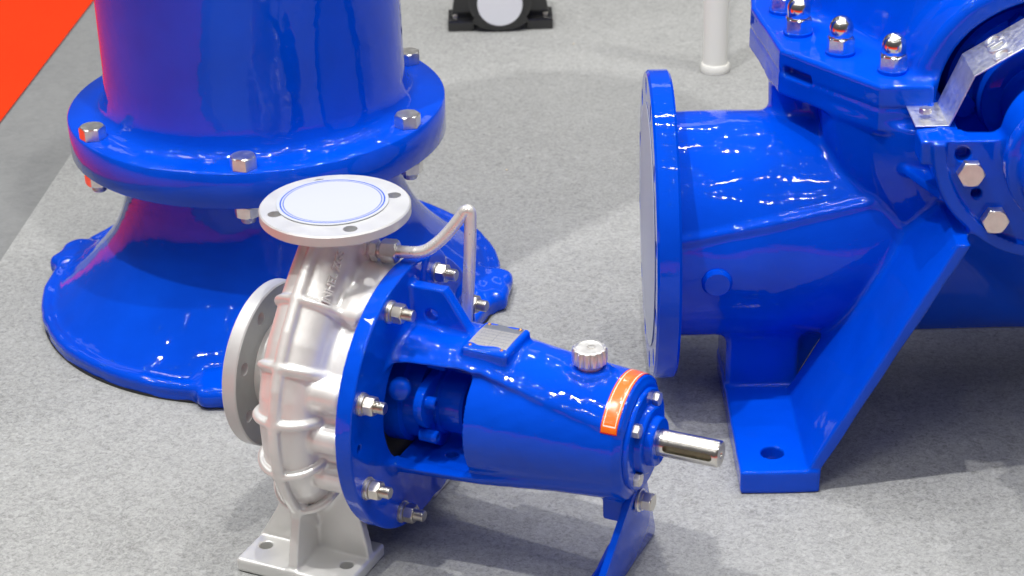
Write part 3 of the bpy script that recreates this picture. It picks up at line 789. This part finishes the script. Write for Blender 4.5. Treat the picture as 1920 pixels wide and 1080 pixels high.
addmesh('pipe_plug', lathe([(0, 0), (.0185, 0), (.0185, .0085), (.0150, .0125), (0, .0135)], 40, 40), BLUE_BIG, BIG, (.0745, -.134, .2090), axis_rot((0, -1, -.10)))
n0 = None
for (x, y) in [(.2756, -.1040), (.2242, -.0415), (.1835, .0310), (.1750, .1130)]:
    if n0 is None:
        n0 = addmesh('cap_nut', hexmesh(.0300, .0170, 0, True, False), CHROME, BIG)
        dm = [(.0128, .0165), (.0142, .0180), (.0142, .0270)]+[(.0142*math.cos(R(a)), .0270+.0150*math.sin(R(a))) for a in range(10, 90, 10)]+[(0, .0420)]
        addmesh('cap_dome', lathe(dm, 48, 50), CHROME, n0); addmesh('washer', lathe([(0, -.0045), (.0178, -.0045), (.0178, -.001), (.0165, 0), (0, 0)], 40), BLUE_BIG, n0); n = n0
    else: n = copy_tree(n0, BIG)
    n.location = (x, y, .4625); n.rotation_euler = (0, 0, R(28+random.uniform(-4, 4)))
for (x, z) in [(.3400, .3940), (.3710, .3364)]:
    bb = addmesh('bracket_bolt', hexmesh(.0270, .0115), STEEL, BIG, (x, -.2515, z), axis_rot((0, -1, 0)))
gl = addmesh('shaft_gland', lathe([(0, 0), (.100, 0), (.100, .050), (.092, .056), (.070, .058), (.066, .090), (.060, .094), (.046, .096), (.044, .170), (0, .170)], 72), BLUE_BIG, BIG, (CX, -.045, CZ), (R(90), 0, 0))
for a in (30, 75, 105, 150, 190):
    addmesh('gland_nut', hexmesh(.026, .014), BLUE_BIG, gl, (.083*math.cos(R(a)), .083*math.sin(R(a)), .056), (0, 0, R(a)))
# bent aluminium guard over the seal opening
def guard():
    pth = [(.2845, .4335), (.3215, .4335), (.3455, .4915), (.4150, .5340), (.4800, .5300)]; th = .0014
    low = [(x+(.0012 if 0 < i < 4 else 0), z-th) for i, (x, z) in enumerate(pth)]
    m = prism([(x, -z) for x, z in pth]+[(x, -z) for x, z in low[::-1]], -.213, -.143, .0003, 1, 20)
    m.transform(Matrix(((1, 0, 0, 0), (0, 0, 1, 0), (0, -1, 0, 0), (0, 0, 0, 1)))); return smooth(m, 20)
gd = addmesh('seal_guard', guard(), ALU, BIG)
tm = addmesh('embossed_letters', text_mesh('GDC', .030, .0009), ALU, gd)
tn = Vector((-.0425, 0, .0695)).normalized(); tx_ = Vector((0, -1, 0)); ty_ = tn.cross(tx_)
mw = Matrix((tx_, ty_, tn)).transposed().to_4x4(); mw.translation = Vector((.376, -.178, .5105)) + tn*.0006; tm.matrix_local = mw
addmesh('guard_bolt', hexmesh(.0125, .006), ZINC, gd, (.3000, -.186, .4385)); 

# ------------------------------------------------------------------ background things
BK = tag(empty('black_pump', (-.007, 3.70, 0)), 'small black cast pump casing with white round disc standing at the back', 'pump')
Y90 = R(90)
rg = addmesh('ring_flange', lathe([(.030, 0), (.0580, 0), (.0600, .003), (.0600, .018), (.0560, .021), (.030, .021)], 96, 30, False), BLACKCAST, BK, (0, 0, .0620), (Y90, 0, 0))
addmesh('casing_body', lathe([(0, 0), (.075, 0), (.080, .012), (.080, .055), (.055, .08), (0, .08)], 72), BLACKCAST, BK, (0, .085, .0830), (Y90, 0, 0))
addmesh('white_disc', lathe([(0, 0), (.0425, 0), (.0425, .001), (0, .001)], 72), WHITEDISC, BK, (0, -.022, .0560), (Y90, 0, 0))
for sx in (-1, 1):
    addmesh('foot', prism([(.050*sx, -.012), (.100*sx, -.012), (.100*sx, .060), (.050*sx, .060)], 0, .0215, .004), BLACKCAST, BK)
    fr = addmesh('side_rib', prism([(.050, .018), (.094, .020), (.078, .110), (.045, .120)], 0, .012, .002), BLACKCAST, BK)
    fr.data.transform(Matrix.Rotation(Y90, 4, 'X')); fr.scale = (sx, 1, 1); fr.location = (0, .02, 0)
    addmesh('foot_bolt', hexmesh(.012, .006), ZINC, BK, (.086*sx, .012, .0215))
saddle = addmesh('saddle', prism([(-.055, .020), (-.030, .006), (0, .001), (.030, .006), (.055, .020), (.040, .05), (-.040, .05)], 0, .022, .003), BLACKCAST, BK)
saddle.data.transform(Matrix.Rotation(Y90, 4, 'X')); saddle.location = (0, .0, .0)

PO = tag(empty('white_post', (.3745, 3.4400, 0)), 'slim white round post with a collar standing on the carpet behind', 'post')
addmesh('pole', lathe([(.0225, .012), (.0225, 1.1)], 48), WHITEPLAST, PO); addmesh('foot_collar', lathe([(0, 0), (.0250, 0), (.0262, .003), (.0262, .012), (.0245, .016), (0, .018)], 48), WHITEPLAST, PO)

# scraps of litter on the carpet
CRUMB = plain('pale_scrap', (.72, .62, .48), .7)
def crumb():
    bm = bmesh.new(); bmesh.ops.create_icosphere(bm, subdivisions=1, radius=.0022)
    for v in bm.verts: v.co = v.co*random.uniform(.6, 1.3); v.co.z *= .5
    return from_bm(bm, 30)
cm = crumb()
for x, y, lab in [(-.003, 3.02, 'tiny pale scrap on the carpet between the tall column and post'), (.062, 2.305, 'tiny pale scrap on the carpet near the bare shaft'), (.128, 3.60, 'tiny pale scrap on the carpet right of the black pump')]:
    o = addmesh('scrap', cm, CRUMB); o.location = (x, y, .0014); tag(o, lab, 'scrap')
